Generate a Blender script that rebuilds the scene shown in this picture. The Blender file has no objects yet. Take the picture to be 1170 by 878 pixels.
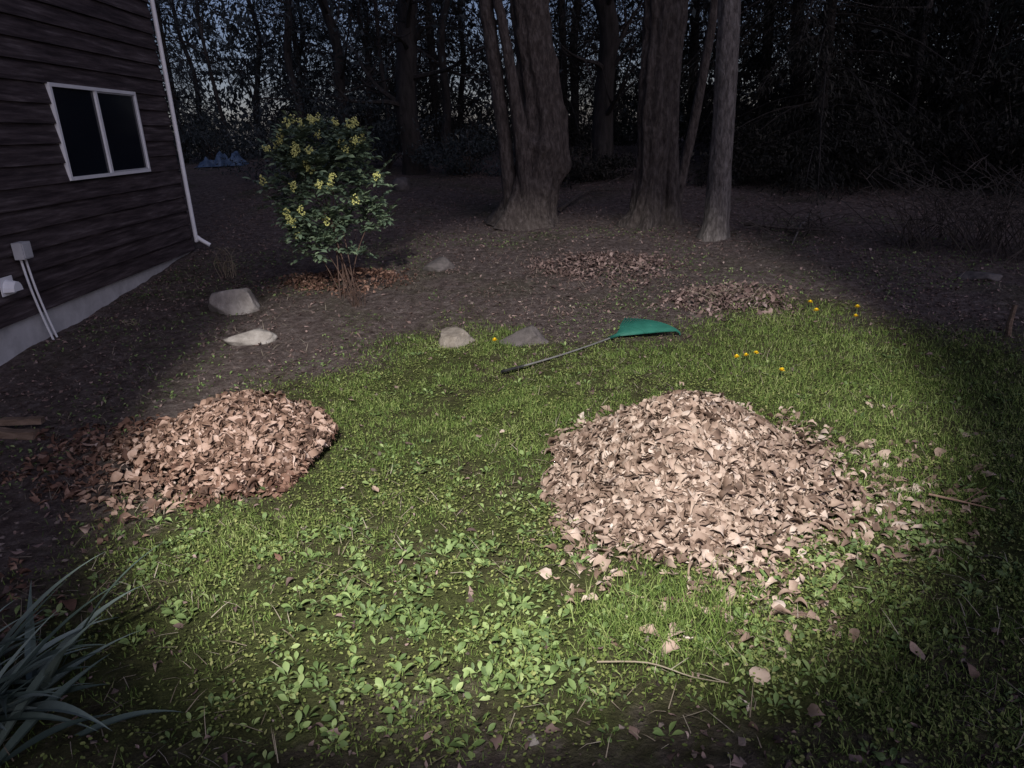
import bpy, bmesh, math, random
import numpy as np
from mathutils import Vector, Matrix, noise as mn
random.seed(7); rng = np.random.default_rng(11)
C = bpy.context.scene.collection
R = math.radians
# ------------------------------------------------------------------ camera
F = 820.0; P = math.atan(289/820); ROLL = R(2.5); H = 1.6
cp, sp_ = math.cos(P), math.sin(P); cr, sr = math.cos(ROLL), math.sin(ROLL)
def ray(px, py):
    u = (px-585)/F; v = (439-py)/F
    a = u*cr+v*sr; b = -u*sr+v*cr
    return np.array([a, cp+b*sp_, -sp_+b*cp])
def pt(px, py, Y):
    d = ray(px, py); t = Y/d[1]
    return np.array([d[0]*t, Y, H+d[2]*t])
def vn(x, y, s=0):
    x = np.asarray(x, float); y = np.asarray(y, float)
    i = np.floor(x); j = np.floor(y); fx = x-i; fy = y-j
    fx = fx*fx*(3-2*fx); fy = fy*fy*(3-2*fy)
    def h(a, b):
        q = np.sin(a*127.1+b*311.7+s*74.7)*43758.5453
        return q-np.floor(q)
    return (h(i,j)*(1-fx)+h(i+1,j)*fx)*(1-fy)+(h(i,j+1)*(1-fx)+h(i+1,j+1)*fx)*fy
def spl(v): return np.log1p(np.exp(np.clip(v*1.5, -40, 40)))/1.5
def G(x, y):
    x = np.asarray(x, float); y = np.asarray(y, float)
    b = .08*(spl(y-5)-spl(y-19))
    b = b + .05*(vn(x*.7, y*.7, 1)-.5) + .03*(vn(x*2.3, y*2.3, 2)-.5) + .018*(vn(x*7, y*7, 3)-.5) + .012*(vn(x*17, y*17, 4)-.5)
    return b
def gp(px, py):
    d = ray(px, py); t = 2.0
    for k in range(400):
        p = d*t
        if H+p[2] <= float(G(p[0], p[1])): break
        t += .02 if t < 8 else .05
    return np.array([d[0]*t, d[1]*t, float(G(d[0]*t, d[1]*t))])
def inpoly(x, y, poly):
    x = np.asarray(x); y = np.asarray(y); ins = np.zeros(x.shape, bool); n = len(poly)
    for i in range(n):
        x1, y1 = poly[i]; x2, y2 = poly[(i+1) % n]
        if y1 == y2: continue
        c = ((y1 > y) != (y2 > y)) & (x < (x2-x1)*(y-y1)/(y2-y1)+x1)
        ins ^= c
    return ins
def gpoly(pix): return [tuple(gp(a, b)[:2]) for a, b in pix]
# ------------------------------------------------------------------ mesh builder
class MB:
    def __init__(s): s.v = []; s.f = []; s.n = 0
    def add(s, V, faces, mi=0):
        V = np.asarray(V, float).reshape(-1, 3)
        for fa in faces:
            fa = np.asarray(fa, int)
            if fa.size: s.f.append((fa+s.n, mi))
        s.v.append(V); s.n += len(V)
    def build(s, name, mats, parent=None, origin=None, smooth=False):
        V = np.concatenate(s.v)
        if parent is not None:
            off = np.zeros(3); pp = parent
            while pp is not None: off = off+np.array(pp.location, float); pp = pp.parent
        else: off = np.array(origin if origin is not None else (0, 0, 0), float)
        V = V-off
        me = bpy.data.meshes.new(name)
        loops = np.concatenate([f.ravel() for f, _ in s.f]).astype(np.int32)
        sizes = np.concatenate([np.full(len(f), f.shape[1]) for f, _ in s.f])
        mi = np.concatenate([np.full(len(f), m) for f, m in s.f]).astype(np.int32)
        starts = np.concatenate([[0], np.cumsum(sizes)[:-1]]).astype(np.int32)
        me.vertices.add(len(V)); me.vertices.foreach_set('co', V.astype(np.float32).ravel())
        me.loops.add(len(loops)); me.loops.foreach_set('vertex_index', loops)
        me.polygons.add(len(sizes)); me.polygons.foreach_set('loop_start', starts)
        try: me.polygons.foreach_set('loop_total', sizes.astype(np.int32))
        except Exception: pass
        if not isinstance(mats, (list, tuple)): mats = [mats]
        for m in mats: me.materials.append(m)
        me.polygons.foreach_set('material_index', mi)
        me.polygons.foreach_set('use_smooth', np.full(len(sizes), smooth))
        me.update(calc_edges=True); me.validate()
        o = bpy.data.objects.new(name, me); C.objects.link(o)
        if parent is not None: o.parent = parent
        else: o.location = off
        return o
def tag(o, label=None, cat=None, group=None, kind=None):
    if label: o['label'] = label
    if cat: o['category'] = cat
    if group: o['group'] = group
    if kind: o['kind'] = kind
    return o
def empty(name, loc, label, cat, group=None):
    o = bpy.data.objects.new(name, None); C.objects.link(o); o.location = tuple(float(a) for a in loc)
    o.empty_display_size = .2
    return tag(o, label, cat, group)
def dup(root, loc, rz, sc=1, label=None, group=None):
    r = root.copy(); C.objects.link(r); r.location = tuple(float(a) for a in loc); r.rotation_euler = (0, 0, rz); r.scale = (sc,)*3
    if label: r['label'] = label
    if group: r['group'] = group
    for ch in list(root.children):
        c = ch.copy(); C.objects.link(c); c.parent = r
        for g in ch.children:
            d = g.copy(); C.objects.link(d); d.parent = c
    return r
def box(mb, a, b, mi=0):
    x0, y0, z0 = a; x1, y1, z1 = b
    V = [(x0,y0,z0),(x1,y0,z0),(x1,y1,z0),(x0,y1,z0),(x0,y0,z1),(x1,y0,z1),(x1,y1,z1),(x0,y1,z1)]
    mb.add(V, [[(0,3,2,1),(4,5,6,7),(0,1,5,4),(1,2,6,5),(2,3,7,6),(3,0,4,7)]], mi)
def smoothpath(pts, rad, n):
    pts = np.asarray(pts, float); rad = np.asarray(rad, float)
    out = []; orr = []
    for i in range(len(pts)-1):
        p0 = pts[max(i-1, 0)]; p1 = pts[i]; p2 = pts[i+1]; p3 = pts[min(i+2, len(pts)-1)]
        for k in range(n):
            t = k/n
            out.append(.5*((2*p1)+(-p0+p2)*t+(2*p0-5*p1+4*p2-p3)*t*t+(-p0+3*p1-3*p2+p3)*t**3))
            orr.append(rad[i]*(1-t)+rad[i+1]*t)
    out.append(pts[-1]); orr.append(rad[-1])
    return np.array(out), np.array(orr)
def tube(mb, pts, rad, seg=6, mi=0, fn=None):
    pts = np.asarray(pts, float); n = len(pts)
    rad = np.broadcast_to(np.asarray(rad, float), (n,))
    T = np.gradient(pts, axis=0); T /= np.linalg.norm(T, axis=1)[:, None]+1e-9
    ref = np.array([0, 1, 0.]) if abs(T[0][1]) < .9 else np.array([1., 0, 0])
    A = np.cross(T, ref); A /= np.linalg.norm(A, axis=1)[:, None]+1e-9
    B = np.cross(T, A)
    th = np.linspace(0, 2*np.pi, seg, endpoint=False)
    rr = rad[:, None]*np.ones(seg)[None]
    if fn is not None: rr = rr*fn(th[None, :]*np.ones((n, 1)), pts[:, 2][:, None]*np.ones(seg)[None])
    V = pts[:, None]+A[:, None]*(np.cos(th)[None, :, None]*rr[..., None])+B[:, None]*(np.sin(th)[None, :, None]*rr[..., None])
    i = np.arange(n-1)[:, None]; j = np.arange(seg)[None]; j2 = (j+1) % seg
    q = np.stack([i*seg+j, i*seg+j2, (i+1)*seg+j2, (i+1)*seg+j], -1).reshape(-1, 4)
    mb.add(V.reshape(-1, 3), [q, [list(range(seg))], [list(range((n-1)*seg, n*seg))[::-1]]], mi)
def rotm(yaw, tilt, roll):
    cy, sy = np.cos(yaw), np.sin(yaw); ct, st = np.cos(tilt), np.sin(tilt); co, so = np.cos(roll), np.sin(roll)
    n = len(yaw); z = np.zeros(n); o = np.ones(n)
    Z = np.stack([cy,-sy,z, sy,cy,z, z,z,o], -1).reshape(n,3,3)
    X = np.stack([o,z,z, z,ct,-st, z,st,ct], -1).reshape(n,3,3)
    Y = np.stack([co,z,so, z,o,z, -so,z,co], -1).reshape(n,3,3)
    return Z@X@Y
def scatter(mb, temps, pos, rm, sc, mi=0):
    pos = np.asarray(pos, float); n = len(pos)
    if n == 0: return
    sc = np.asarray(sc, float)
    if sc.ndim == 1: sc = sc[:, None]*np.ones(3)[None]
    which = rng.integers(0, len(temps), n)
    for k, (tv, tf) in enumerate(temps):
        ix = np.where(which == k)[0]
        if len(ix) == 0: continue
        V = np.einsum('nij,nkj->nki', rm[ix], tv[None]*sc[ix][:, None])+pos[ix][:, None]
        m = len(tv); base = (np.arange(len(ix))*m)
        fs = []
        for fa in tf:
            fa = np.asarray(fa)
            fs.append((base[:, None, None]+fa[None]).reshape(-1, fa.shape[1]))
        mb.add(V.reshape(-1, 3), fs, mi)
# ------------------------------------------------------------------ materials
def newmat(name):
    m = bpy.data.materials.new(name); m.use_nodes = True
    nt = m.node_tree; b = nt.nodes['Principled BSDF']
    return m, nt, b
def ramp(nt, stops):
    r = nt.nodes.new('ShaderNodeValToRGB'); e = r.color_ramp.elements
    e[0].position, e[0].color = stops[0][0], (*stops[0][1], 1)
    e[1].position, e[1].color = stops[-1][0], (*stops[-1][1], 1)
    for p_, c_ in stops[1:-1]:
        n = e.new(p_); n.color = (*c_, 1)
    return r
def pmat(name, stops, scale=8, rough=.8, bump=.3, stretch=(1,1,1), detail=6, dist=.01, spec=.3, island=False, k=1.0):
    m, nt, b = newmat(name); L = nt.links
    stops = [(p_, tuple(c_*k for c_ in col)) for p_, col in stops]
    tc = nt.nodes.new('ShaderNodeTexCoord'); mp = nt.nodes.new('ShaderNodeMapping'); mp.inputs['Scale'].default_value = stretch
    L.new(tc.outputs['Object'], mp.inputs['Vector'])
    nz = nt.nodes.new('ShaderNodeTexNoise'); nz.inputs['Scale'].default_value = scale; nz.inputs['Detail'].default_value = detail; nz.inputs['Roughness'].default_value = .65
    L.new(mp.outputs[0], nz.inputs['Vector'])
    r = ramp(nt, stops)
    if island:
        g = nt.nodes.new('ShaderNodeNewGeometry')
        mx = nt.nodes.new('ShaderNodeMath'); mx.operation = 'MULTIPLY_ADD'; mx.inputs[1].default_value = .75
        n2 = nt.nodes.new('ShaderNodeMath'); n2.operation = 'MULTIPLY_ADD'; n2.inputs[1].default_value = .9; n2.inputs[2].default_value = -.32
        L.new(nz.outputs['Fac'], n2.inputs[0])
        L.new(g.outputs['Random Per Island'], mx.inputs[0]); L.new(n2.outputs[0], mx.inputs[2])
        L.new(mx.outputs[0], r.inputs[0])
    else:
        L.new(nz.outputs['Fac'], r.inputs[0])
    L.new(r.outputs[0], b.inputs['Base Color'])
    b.inputs['Roughness'].default_value = rough; b.inputs['Specular IOR Level'].default_value = spec
    if bump:
        bp = nt.nodes.new('ShaderNodeBump'); bp.inputs['Strength'].default_value = bump; bp.inputs['Distance'].default_value = dist
        L.new(nz.outputs['Fac'], bp.inputs['Height']); L.new(bp.outputs[0], b.inputs['Normal'])
    return m
M = {}
M['leaf_pale'] = pmat('dry_leaf_pale', [(0,(.045,.027,.019)),(.22,(.125,.08,.058)),(.5,(.25,.175,.135)),(.78,(.37,.28,.225)),(1,(.49,.41,.36))], 14, .7, .5, island=True, dist=.004)
M['leaf_red'] = pmat('dry_leaf_rust', [(0,(.03,.017,.012)),(.3,(.11,.062,.043)),(.6,(.235,.148,.108)),(.85,(.36,.25,.2)),(1,(.46,.36,.31))], 14, .7, .5, island=True, dist=.004)
M['leaf_rust'] = pmat('dark_red_leaf', [(0,(.032,.016,.012)),(.4,(.1,.05,.034)),(.8,(.21,.12,.085)),(1,(.34,.23,.18))], 14, .75, .5, island=True, dist=.004)
M['leaf_dark'] = pmat('old_leaf_dark', [(0,(.045,.028,.025)),(.5,(.14,.092,.08)),(.85,(.25,.175,.155)),(1,(.4,.32,.285))], 9, .8, .3, island=True)
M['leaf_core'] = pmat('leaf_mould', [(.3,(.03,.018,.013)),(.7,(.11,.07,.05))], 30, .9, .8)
M['grass'] = pmat('grass_blades', [(0,(.035,.055,.014)),(.35,(.08,.125,.028)),(.7,(.145,.195,.05)),(1,(.28,.3,.13))], 1.3, .65, 0, island=True, spec=.15)
M['weed'] = pmat('weed_leaf', [(0,(.045,.07,.026)),(.45,(.1,.148,.047)),(.8,(.175,.232,.083)),(1,(.28,.32,.14))], 2.2, .6, .15, island=True, spec=.25)
M['clover'] = pmat('low_ground_cover', [(0,(.045,.052,.016)),(.45,(.105,.132,.036)),(.8,(.18,.2,.065)),(1,(.25,.235,.11))], 1.8, .7, 0, island=True, spec=.15)
M['dryst'] = pmat('dry_stalk', [(0,(.09,.065,.045)),(.6,(.22,.18,.13)),(1,(.33,.29,.23))], 6, .8, 0, island=True)
M['bark'] = pmat('bark_brown', [(.3,(.024,.018,.016)),(.5,(.068,.054,.048)),(.66,(.125,.104,.094)),(.8,(.18,.157,.142))], 11, .95, .9, (2.2,2.2,.8), 14, .07)
M['bark_grey'] = pmat('bark_grey', [(.33,(.05,.043,.04)),(.5,(.125,.108,.1)),(.7,(.225,.2,.188))], 11, .95, .9, (2.6,2.6,.9), 12, .05)
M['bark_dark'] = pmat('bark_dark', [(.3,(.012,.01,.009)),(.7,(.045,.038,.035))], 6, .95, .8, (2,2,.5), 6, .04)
M['twig'] = pmat('twig_bark', [(.3,(.03,.024,.021)),(.7,(.085,.068,.06))], 15, .9, .3)
M['redtwig'] = pmat('shrub_stem', [(.3,(.04,.024,.018)),(.7,(.11,.066,.05))], 15, .8, .3)
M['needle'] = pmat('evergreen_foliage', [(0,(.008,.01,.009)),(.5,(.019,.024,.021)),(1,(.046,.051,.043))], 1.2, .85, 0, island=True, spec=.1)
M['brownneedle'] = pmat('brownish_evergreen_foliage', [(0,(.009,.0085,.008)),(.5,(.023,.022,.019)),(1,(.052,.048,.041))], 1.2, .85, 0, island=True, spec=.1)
M['haze_woodleaf'] = pmat('haze_tinted_foliage', [(0,(.014,.018,.019)),(.5,(.036,.044,.046)),(1,(.08,.092,.098))], 1.2, .85, 0, island=True, spec=.1)  # distance haze is put into the leaf colour as a lighter blue-grey
M['mahonia'] = pmat('glossy_leaf', [(0,(.045,.068,.048)),(.5,(.095,.135,.085)),(.9,(.17,.22,.13)),(1,(.23,.28,.17))], 3, .45, 0, island=True, spec=.4)
M['yellow'] = pmat('pale_yellow_petal', [(.2,(.45,.45,.13)),(.8,(.64,.63,.25))], 30, .6, 0)
M['dand'] = pmat('dandelion_petal', [(.2,(.8,.52,.01)),(.8,(.85,.65,.03))], 80, .6, 0)
M['strap'] = pmat('strap_leaf', [(0,(.03,.048,.038)),(.5,(.085,.115,.095)),(1,(.24,.29,.25))], 3, .4, .1, island=True, spec=.45)
M['rock_tan'] = pmat('rock_tan', [(.3,(.13,.105,.085)),(.55,(.25,.215,.18)),(.75,(.38,.34,.29))], 9, .9, .8, detail=12, dist=.03)
M['rock_grey'] = pmat('rock_grey', [(.3,(.15,.13,.115)),(.55,(.28,.25,.225)),(.75,(.39,.36,.33))], 9, .9, .8, detail=12, dist=.03)
M['rock_dark'] = pmat('rock_dark', [(.3,(.055,.048,.046)),(.7,(.14,.12,.115))], 9, .9, .8, detail=12, dist=.03)
M['siding'] = pmat('stained_cedar', [(.25,(.014,.0095,.011)),(.42,(.032,.023,.025)),(.56,(.066,.05,.053)),(.68,(.125,.103,.107)),(.8,(.2,.175,.18))], 3.5, .7, .6, (6,.6,9), 12, .012)
M['concrete'] = pmat('concrete', [(.3,(.36,.35,.355)),(.6,(.52,.51,.515)),(.8,(.6,.59,.6))], 5, .9, .4, detail=10)
M['white'] = pmat('white_paint', [(.3,(.68,.68,.71)),(.7,(.8,.8,.82))], 6, .45, .05)
M['greypl'] = pmat('grey_box', [(.3,(.36,.36,.38)),(.7,(.5,.5,.52))], 6, .5, .05)
M['roof'] = pmat('roof_shingle', [(.3,(.03,.03,.03)),(.7,(.07,.065,.065))], 20, .95, .5)
m, nt, b = newmat('window_glass'); b.inputs['Base Color'].default_value = (.008,.01,.016,1); b.inputs['Roughness'].default_value = .1; b.inputs['Specular IOR Level'].default_value = .5; M['glass'] = m
M['rake'] = pmat('green_plastic', [(.3,(.012,.085,.06)),(.7,(.022,.13,.095))], 12, .65, .05)
M['handle'] = pmat('rake_handle', [(.3,(.1,.097,.093)),(.7,(.17,.162,.155))], 10, .6, .1)
M['grip'] = pmat('black_grip', [(.3,(.012,.012,.012)),(.7,(.03,.03,.03))], 10, .6, .1)
M['tarp'] = pmat('blue_tarp', [(.3,(.03,.055,.11)),(.7,(.1,.15,.23))], 3, .6, .4)
M['wood'] = pmat('split_wood', [(.3,(.07,.045,.03)),(.7,(.22,.155,.115))], 8, .9, .5, (1,6,6))
M['clod'] = pmat('soil_clod', [(0,(.035,.025,.022)),(.5,(.095,.071,.062)),(1,(.2,.16,.145))], 20, .95, .5, island=True, spec=.1)
# ground
LAWN = gpoly([(330,460),(385,425),(440,405),(500,372),(560,392),(640,398),(700,398),(800,392),(850,362),(890,345),(940,350),(1020,372),(1100,388),(1170,408),(1300,430),(1500,600),(1500,1100),(-150,1100),(-150,790),(0,670),(100,600),(210,575),(330,550),(335,505)])
m, nt, b = newmat('ground_soil_and_turf'); L = nt.links
tc = nt.nodes.new('ShaderNodeTexCoord')
def nz(sc, de=8, ro=.6):
    n = nt.nodes.new('ShaderNodeTexNoise'); n.inputs['Scale'].default_value = sc; n.inputs['Detail'].default_value = de; n.inputs['Roughness'].default_value = ro
    L.new(tc.outputs['Object'], n.inputs['Vector']); return n
n1 = nz(14, 10, .75); n2 = nz(1.8, 5); n3 = nz(45, 6, .7); n4 = nz(.9, 6, .7)
soil = ramp(nt, [(.3,(.04,.029,.026)),(.46,(.108,.08,.072)),(.58,(.18,.142,.13)),(.7,(.31,.26,.245))]); L.new(n1.outputs[0], soil.inputs[0])
moss = ramp(nt, [(.3,(.025,.027,.012)),(.5,(.06,.066,.026)),(.72,(.11,.115,.05))]); L.new(n1.outputs[0], moss.inputs[0])
msk = ramp(nt, [(.5,(0,0,0)),(.68,(.55,.55,.55))]); L.new(n4.outputs[0], msk.inputs[0])
sm = nt.nodes.new('ShaderNodeMixRGB'); L.new(msk.outputs[0], sm.inputs[0]); L.new(soil.outputs[0], sm.inputs[1]); L.new(moss.outputs[0], sm.inputs[2])
turf = ramp(nt, [(.3,(.032,.031,.012)),(.5,(.075,.085,.027)),(.72,(.135,.145,.055))]); L.new(n1.outputs[0], turf.inputs[0])
at = nt.nodes.new('ShaderNodeAttribute'); at.attribute_name = 'lawn'
md = nt.nodes.new('ShaderNodeMath'); md.operation = 'MULTIPLY_ADD'; md.inputs[1].default_value = 2.6; L.new(n2.outputs[0], md.inputs[0]); md.inputs[2].default_value = -.35
mm = nt.nodes.new('ShaderNodeMath'); mm.operation = 'MULTIPLY'; mm.use_clamp = True; L.new(at.outputs['Fac'], mm.inputs[0]); L.new(md.outputs[0], mm.inputs[1])
dk = nt.nodes.new('ShaderNodeMixRGB'); dk.blend_type = 'MULTIPLY'; dk.inputs[2].default_value = (.65,.56,.48,1); L.new(at.outputs['Fac'], dk.inputs[0]); L.new(sm.outputs[0], dk.inputs[1])
mx = nt.nodes.new('ShaderNodeMixRGB'); L.new(mm.outputs[0], mx.inputs[0]); L.new(dk.outputs[0], mx.inputs[1]); L.new(turf.outputs[0], mx.inputs[2])
L.new(mx.outputs[0], b.inputs['Base Color']); b.inputs['Roughness'].default_value = .95; b.inputs['Specular IOR Level'].default_value = .15
ad = nt.nodes.new('ShaderNodeMath'); ad.operation = 'ADD'; L.new(n1.outputs[0], ad.inputs[0]); L.new(n3.outputs[0], ad.inputs[1])
bp = nt.nodes.new('ShaderNodeBump'); bp.inputs['Strength'].default_value = 1; bp.inputs['Distance'].default_value = .05; L.new(ad.outputs[0], bp.inputs['Height']); L.new(bp.outputs[0], b.inputs['Normal'])
M['ground'] = m
def axis(lo, hi, st, far0, far1):
    a = list(np.arange(lo, hi, st)); s = st
    x = a[-1]
    while x < far1: s *= 1.18; x += s; a.append(x)
    x = a[0]; s = st; pre = []
    while x > far0: s *= 1.18; x -= s; pre.append(x)
    return np.array(pre[::-1]+a)
xs = axis(-5, 6, .04, -90, 90); ys = axis(.6, 11, .04, -40, 140)
X, Yg = np.meshgrid(xs, ys); Z = G(X, Yg)
nx, ny = len(xs), len(ys)
i = np.arange(ny-1)[:, None]; j = np.arange(nx-1)[None]
q = np.stack([i*nx+j, i*nx+j+1, (i+1)*nx+j+1, (i+1)*nx+j], -1).reshape(-1, 4)
mb = MB(); mb.add(np.stack([X, Yg, Z], -1).reshape(-1, 3), [q])
go = mb.build('ground', M['ground'], smooth=True); tag(go, kind='structure')
def lawnmask(x, y, soft=.2):
    x = np.asarray(x, float); y = np.asarray(y, float)
    jx = x+.6*(vn(x*2.2, y*2.2, 8)-.5)+rng.normal(0, soft, x.shape); jy = y+.7*(vn(x*2.2, y*2.2, 9)-.5)+rng.normal(0, soft*1.5, x.shape)
    return inpoly(jx, jy, LAWN)
lw = np.mean([lawnmask(X, Yg).astype(np.float32) for _ in range(8)], axis=0).astype(np.float32).ravel()
a = go.data.attributes.new('lawn', 'FLOAT', 'POINT'); a.data.foreach_set('value', lw)
# ------------------------------------------------------------------ leaf templates
def leaf_temp(wid=.3, rows=6, bend=1.0, curl=.5, jag=.2, stalk=0, power=.8, twist=0):
    V = []
    ang = 0; y = 0; z = 0; ph = random.uniform(0, 6)
    for r_ in range(rows+1):
        t = r_/rows; tw = twist*(t-.5)
        w = wid*max(.02, math.sin(math.pi*min(1, max(0, (t-stalk)/(1-stalk))))**power)
        if t < stalk: w = .02
        for s in (-1, 0, 1):
            ww = w*(1+random.uniform(-jag, jag)) if s else 0
            lx = s*ww*math.cos(curl); lz = abs(s)*ww*math.sin(curl)*(1+jag*math.sin(ph+3*t*s))
            V.append((lx*math.cos(tw)-lz*math.sin(tw), y, z+lx*math.sin(tw)+lz*math.cos(tw)))
        ang = bend*(t-.3)+random.uniform(-.15, .15)*jag*5
        y += math.cos(ang)/rows; z += math.sin(ang)/rows
    f = []
    for r_ in range(rows):
        for c in (0, 1):
            a_ = r_*3+c; f.append((a_, a_+1, a_+4, a_+3))
    V = np.array(V); V[:, 1] -= .5 if stalk == 0 else 0
    return V, [np.array(f)]
dry = [leaf_temp(random.uniform(.15, .31), 7, random.uniform(-3.4, 3.8), random.uniform(-.6, 1.4), random.uniform(.15, .45), twist=random.uniform(-2, 2), power=random.uniform(.7, 1.4)) for _ in range(36)]
green = [leaf_temp(random.uniform(.19, .26), 6, random.uniform(-1.6, -.2), random.uniform(.1, .5), .06, .22, .7) for _ in range(8)]
simple = [(np.array([(0,-.5,0),(.16,0,.05),(0,.5,0),(-.16,0,.05)]), [np.array([(0,1,2,3)])]),
          (np.array([(0,-.5,.1),(.22,-.1,0),(0,.5,-.1),(-.2,.1,.06)]), [np.array([(0,1,2,3)])])]
oval = [(np.array([(0,0,0),(.3,.35,.06),(.26,.8,.02),(0,1,0),(-.26,.8,.02),(-.3,.35,.06)]), [np.array([(0,1,2,3),(0,3,4,5)])])]
def blade(bend):
    V = [(-1,0,0),(1,0,0),(.7,-bend*.25,.55),(-.7,-bend*.25,.55),(0,-bend,1-.3*abs(bend))]
    return np.array(V), [np.array([(0,1,2,3)]), np.array([(3,2,4)])]
blades = [blade(b_) for b_ in (0, .15, .3, .5, .75, 1.0)]
# ------------------------------------------------------------------ leaf piles
PR = (.78, 3.10, .76, .80); PL = (-1.48, 3.62, .68, .58)
def mound_h(x, y, cx, cy, rx, ry, h, seed):
    d = np.sqrt(((x-cx)/rx)**2+((y-cy)/ry)**2)
    d = d*(1+.28*(vn(x*2.7, y*2.7, seed)-.5))
    k = np.clip(1-d, 0, 1)
    return h*(k*k*(3-2*k))**1.0*(1+.22*(vn(x*5, y*5, seed+1)-.5))
def pile(name, label, cx, cy, rx, ry, h, n, mat, size, skirt, seed, cat='leaf pile', group=None, drift=(0,0), core=True, spread=.34, skmat=None):
    mb = MB()
    if core:
        g = np.linspace(-1.15, 1.15, 50); gx, gy = np.meshgrid(g, g)
        x = cx+gx*rx; y = cy+gy*ry
        z = G(x, y)+mound_h(x, y, cx, cy, rx, ry, h, seed)-.02
        i = np.arange(49)[:, None]; j = np.arange(49)[None]
        q = np.stack([i*50+j, i*50+j+1, (i+1)*50+j+1, (i+1)*50+j], -1).reshape(-1, 4)
        keep = (np.sqrt(gx**2+gy**2) < .62)[:-1, :-1].ravel()
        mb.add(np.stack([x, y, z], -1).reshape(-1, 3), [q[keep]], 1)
    def put(k, rad_fn, lift, sp=.5, mi=0, patchy=False):
        a = rng.uniform(0, 2*np.pi, k); r = rad_fn(k)*(1+.35*(vn(np.cos(a)*2+7, np.sin(a)*2+7, seed+5)-.5))
        x = cx+np.cos(a)*r*rx; y = cy+np.sin(a)*r*ry
        if drift != (0, 0):
            m_ = np.clip(r-.7, 0, 1.2); x = x+drift[0]*m_; y = y+drift[1]*m_
        if patchy:
            kp = (vn(x*4, y*4, seed+9) > .36+.25*np.clip(r-1.0, 0, 1)); x, y = x[kp], y[kp]; k = len(x)
        e = .03
        def S(x, y): return G(x, y)+mound_h(x, y, cx, cy, rx, ry, h, seed)
        z = S(x, y)+rng.uniform(-.008, lift, k)
        nxv = -(S(x+e, y)-S(x-e, y))/(2*e); nyv = -(S(x, y+e)-S(x, y-e))/(2*e)
        rm = rotm(rng.uniform(0, 2*np.pi, k), rng.normal(0, sp, k), rng.normal(0, sp, k))
        nrm = np.stack([nxv, nyv, np.ones(k)], -1); nrm /= np.linalg.norm(nrm, axis=1)[:, None]
        t1 = np.cross(nrm, np.array([0, 1, 0.])); t1 /= np.linalg.norm(t1, axis=1)[:, None]; t2 = np.cross(nrm, t1)
        B = np.stack([t1, t2, nrm], -1)
        scatter(mb, dry, np.stack([x, y, z], -1), B@rm, size*np.clip(rng.lognormal(-.04, .4, k), .3, 1.8), mi)
    put(n, lambda k: np.sqrt(rng.uniform(0, 1.0, k))*.76+rng.normal(0, .15, k), .035, .5)
    if skirt: put(skirt, lambda k: .62+np.abs(rng.normal(0, spread, k)), .012, .35, 2, True)
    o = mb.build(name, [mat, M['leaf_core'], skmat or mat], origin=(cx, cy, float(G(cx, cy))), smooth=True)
    return tag(o, label, cat, group)
pile('leaf_pile', 'large mound of pale tan fallen leaves heaped on the right side of the lawn', *PR, .36, 16000, M['leaf_pale'], .054, 5200, 21, group='raked leaf piles on the lawn', drift=(.55,-.22), spread=.44)
pile('leaf_pile', 'lower spread-out mound of rusty brown leaves on the left by the bare soil', *PL, .27, 8000, M['leaf_red'], .054, 6500, 36, group='raked leaf piles on the lawn', drift=(-.8,-.5), spread=.58, skmat=M['leaf_rust'])
c = gp(690, 305); pile('leaf_drift', 'thin dim drift of brown leaves on bare soil in front of the split-trunk tree', c[0], c[1], .85, .7, .05, 1000, M['leaf_dark'], .05, 700, 41, 'leaf drift', core=False)
c = gp(830, 345); pile('leaf_drift', 'thin drift of leaves and dry stalks at the back edge of the grass', c[0], c[1], .6, .5, .04, 600, M['leaf_dark'], .05, 500, 51, 'leaf drift', core=False)
c = gp(395, 322); pile('leaf_drift', 'reddish brown leaves gathered around the stems of the yellow-flowered shrub', c[0], c[1], .7, .45, .08, 800, M['leaf_rust'], .045, 600, 61, 'leaf drift', core=False)
# ------------------------------------------------------------------ stuff: grass, weeds, litter
def in_pile(x, y, f=.8):
    x = x+rng.normal(0, .08, x.shape); y = y+rng.normal(0, .08, x.shape)
    return (((x-PR[0])/PR[2])**2+((y-PR[1])/PR[3])**2 < f*f)|(((x-PL[0])/PL[2])**2+((y-PL[1])/PL[3])**2 < f*f)
TALL = gpoly([(655,705),(740,670),(840,675),(845,735),(760,760),(690,755)])
BACKR = gpoly([(760,405),(880,345),(940,350),(1170,408),(1300,430),(1300,620),(1100,560),(960,500),(880,450)])
MIDL = gpoly([(370,430),(440,440),(560,450),(600,600),(480,600),(380,560)])
DARKL = gpoly([(-150,600),(120,650),(190,680),(250,760),(370,850),(400,880),(800,880),(800,1100),(-150,1100)])
def fuzz(x, y, poly, s=.09): return inpoly(x+rng.normal(0, s, x.shape), y+rng.normal(0, s, x.shape), poly)
n = 700000
x = rng.uniform(-4, 6.5, n); y = 1.0+7*rng.uniform(0, 1, n)**1.4
ok = lawnmask(x, y)
big = vn(x*1.1, y*1.1, 18)
cl = vn(x*2.6, y*2.6, 12)*.4+vn(x*9, y*9, 13)*.35+big*.25
tall = fuzz(x, y, TALL, .06); back = fuzz(x, y, BACKR, .15); dark = fuzz(x, y, DARKL); mid = fuzz(x, y, MIDL, .12)
prob = np.clip((cl-.37)*3.2, .1, .75)
prob = np.where(back, np.clip(prob+.3, 0, .65), prob); prob = np.where(mid, np.clip(prob*1.2, .2, 1), prob); prob = np.where(tall, .8, prob); prob = np.where(dark, prob*.25, prob)
ok &= (rng.uniform(0, 1, n) < prob) & ~in_pile(x, y, .74) & (np.abs(x) < y*.85+.5)
x, y = x[ok], y[ok]; tall, back, cl = tall[ok], back[ok], cl[ok]
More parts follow.
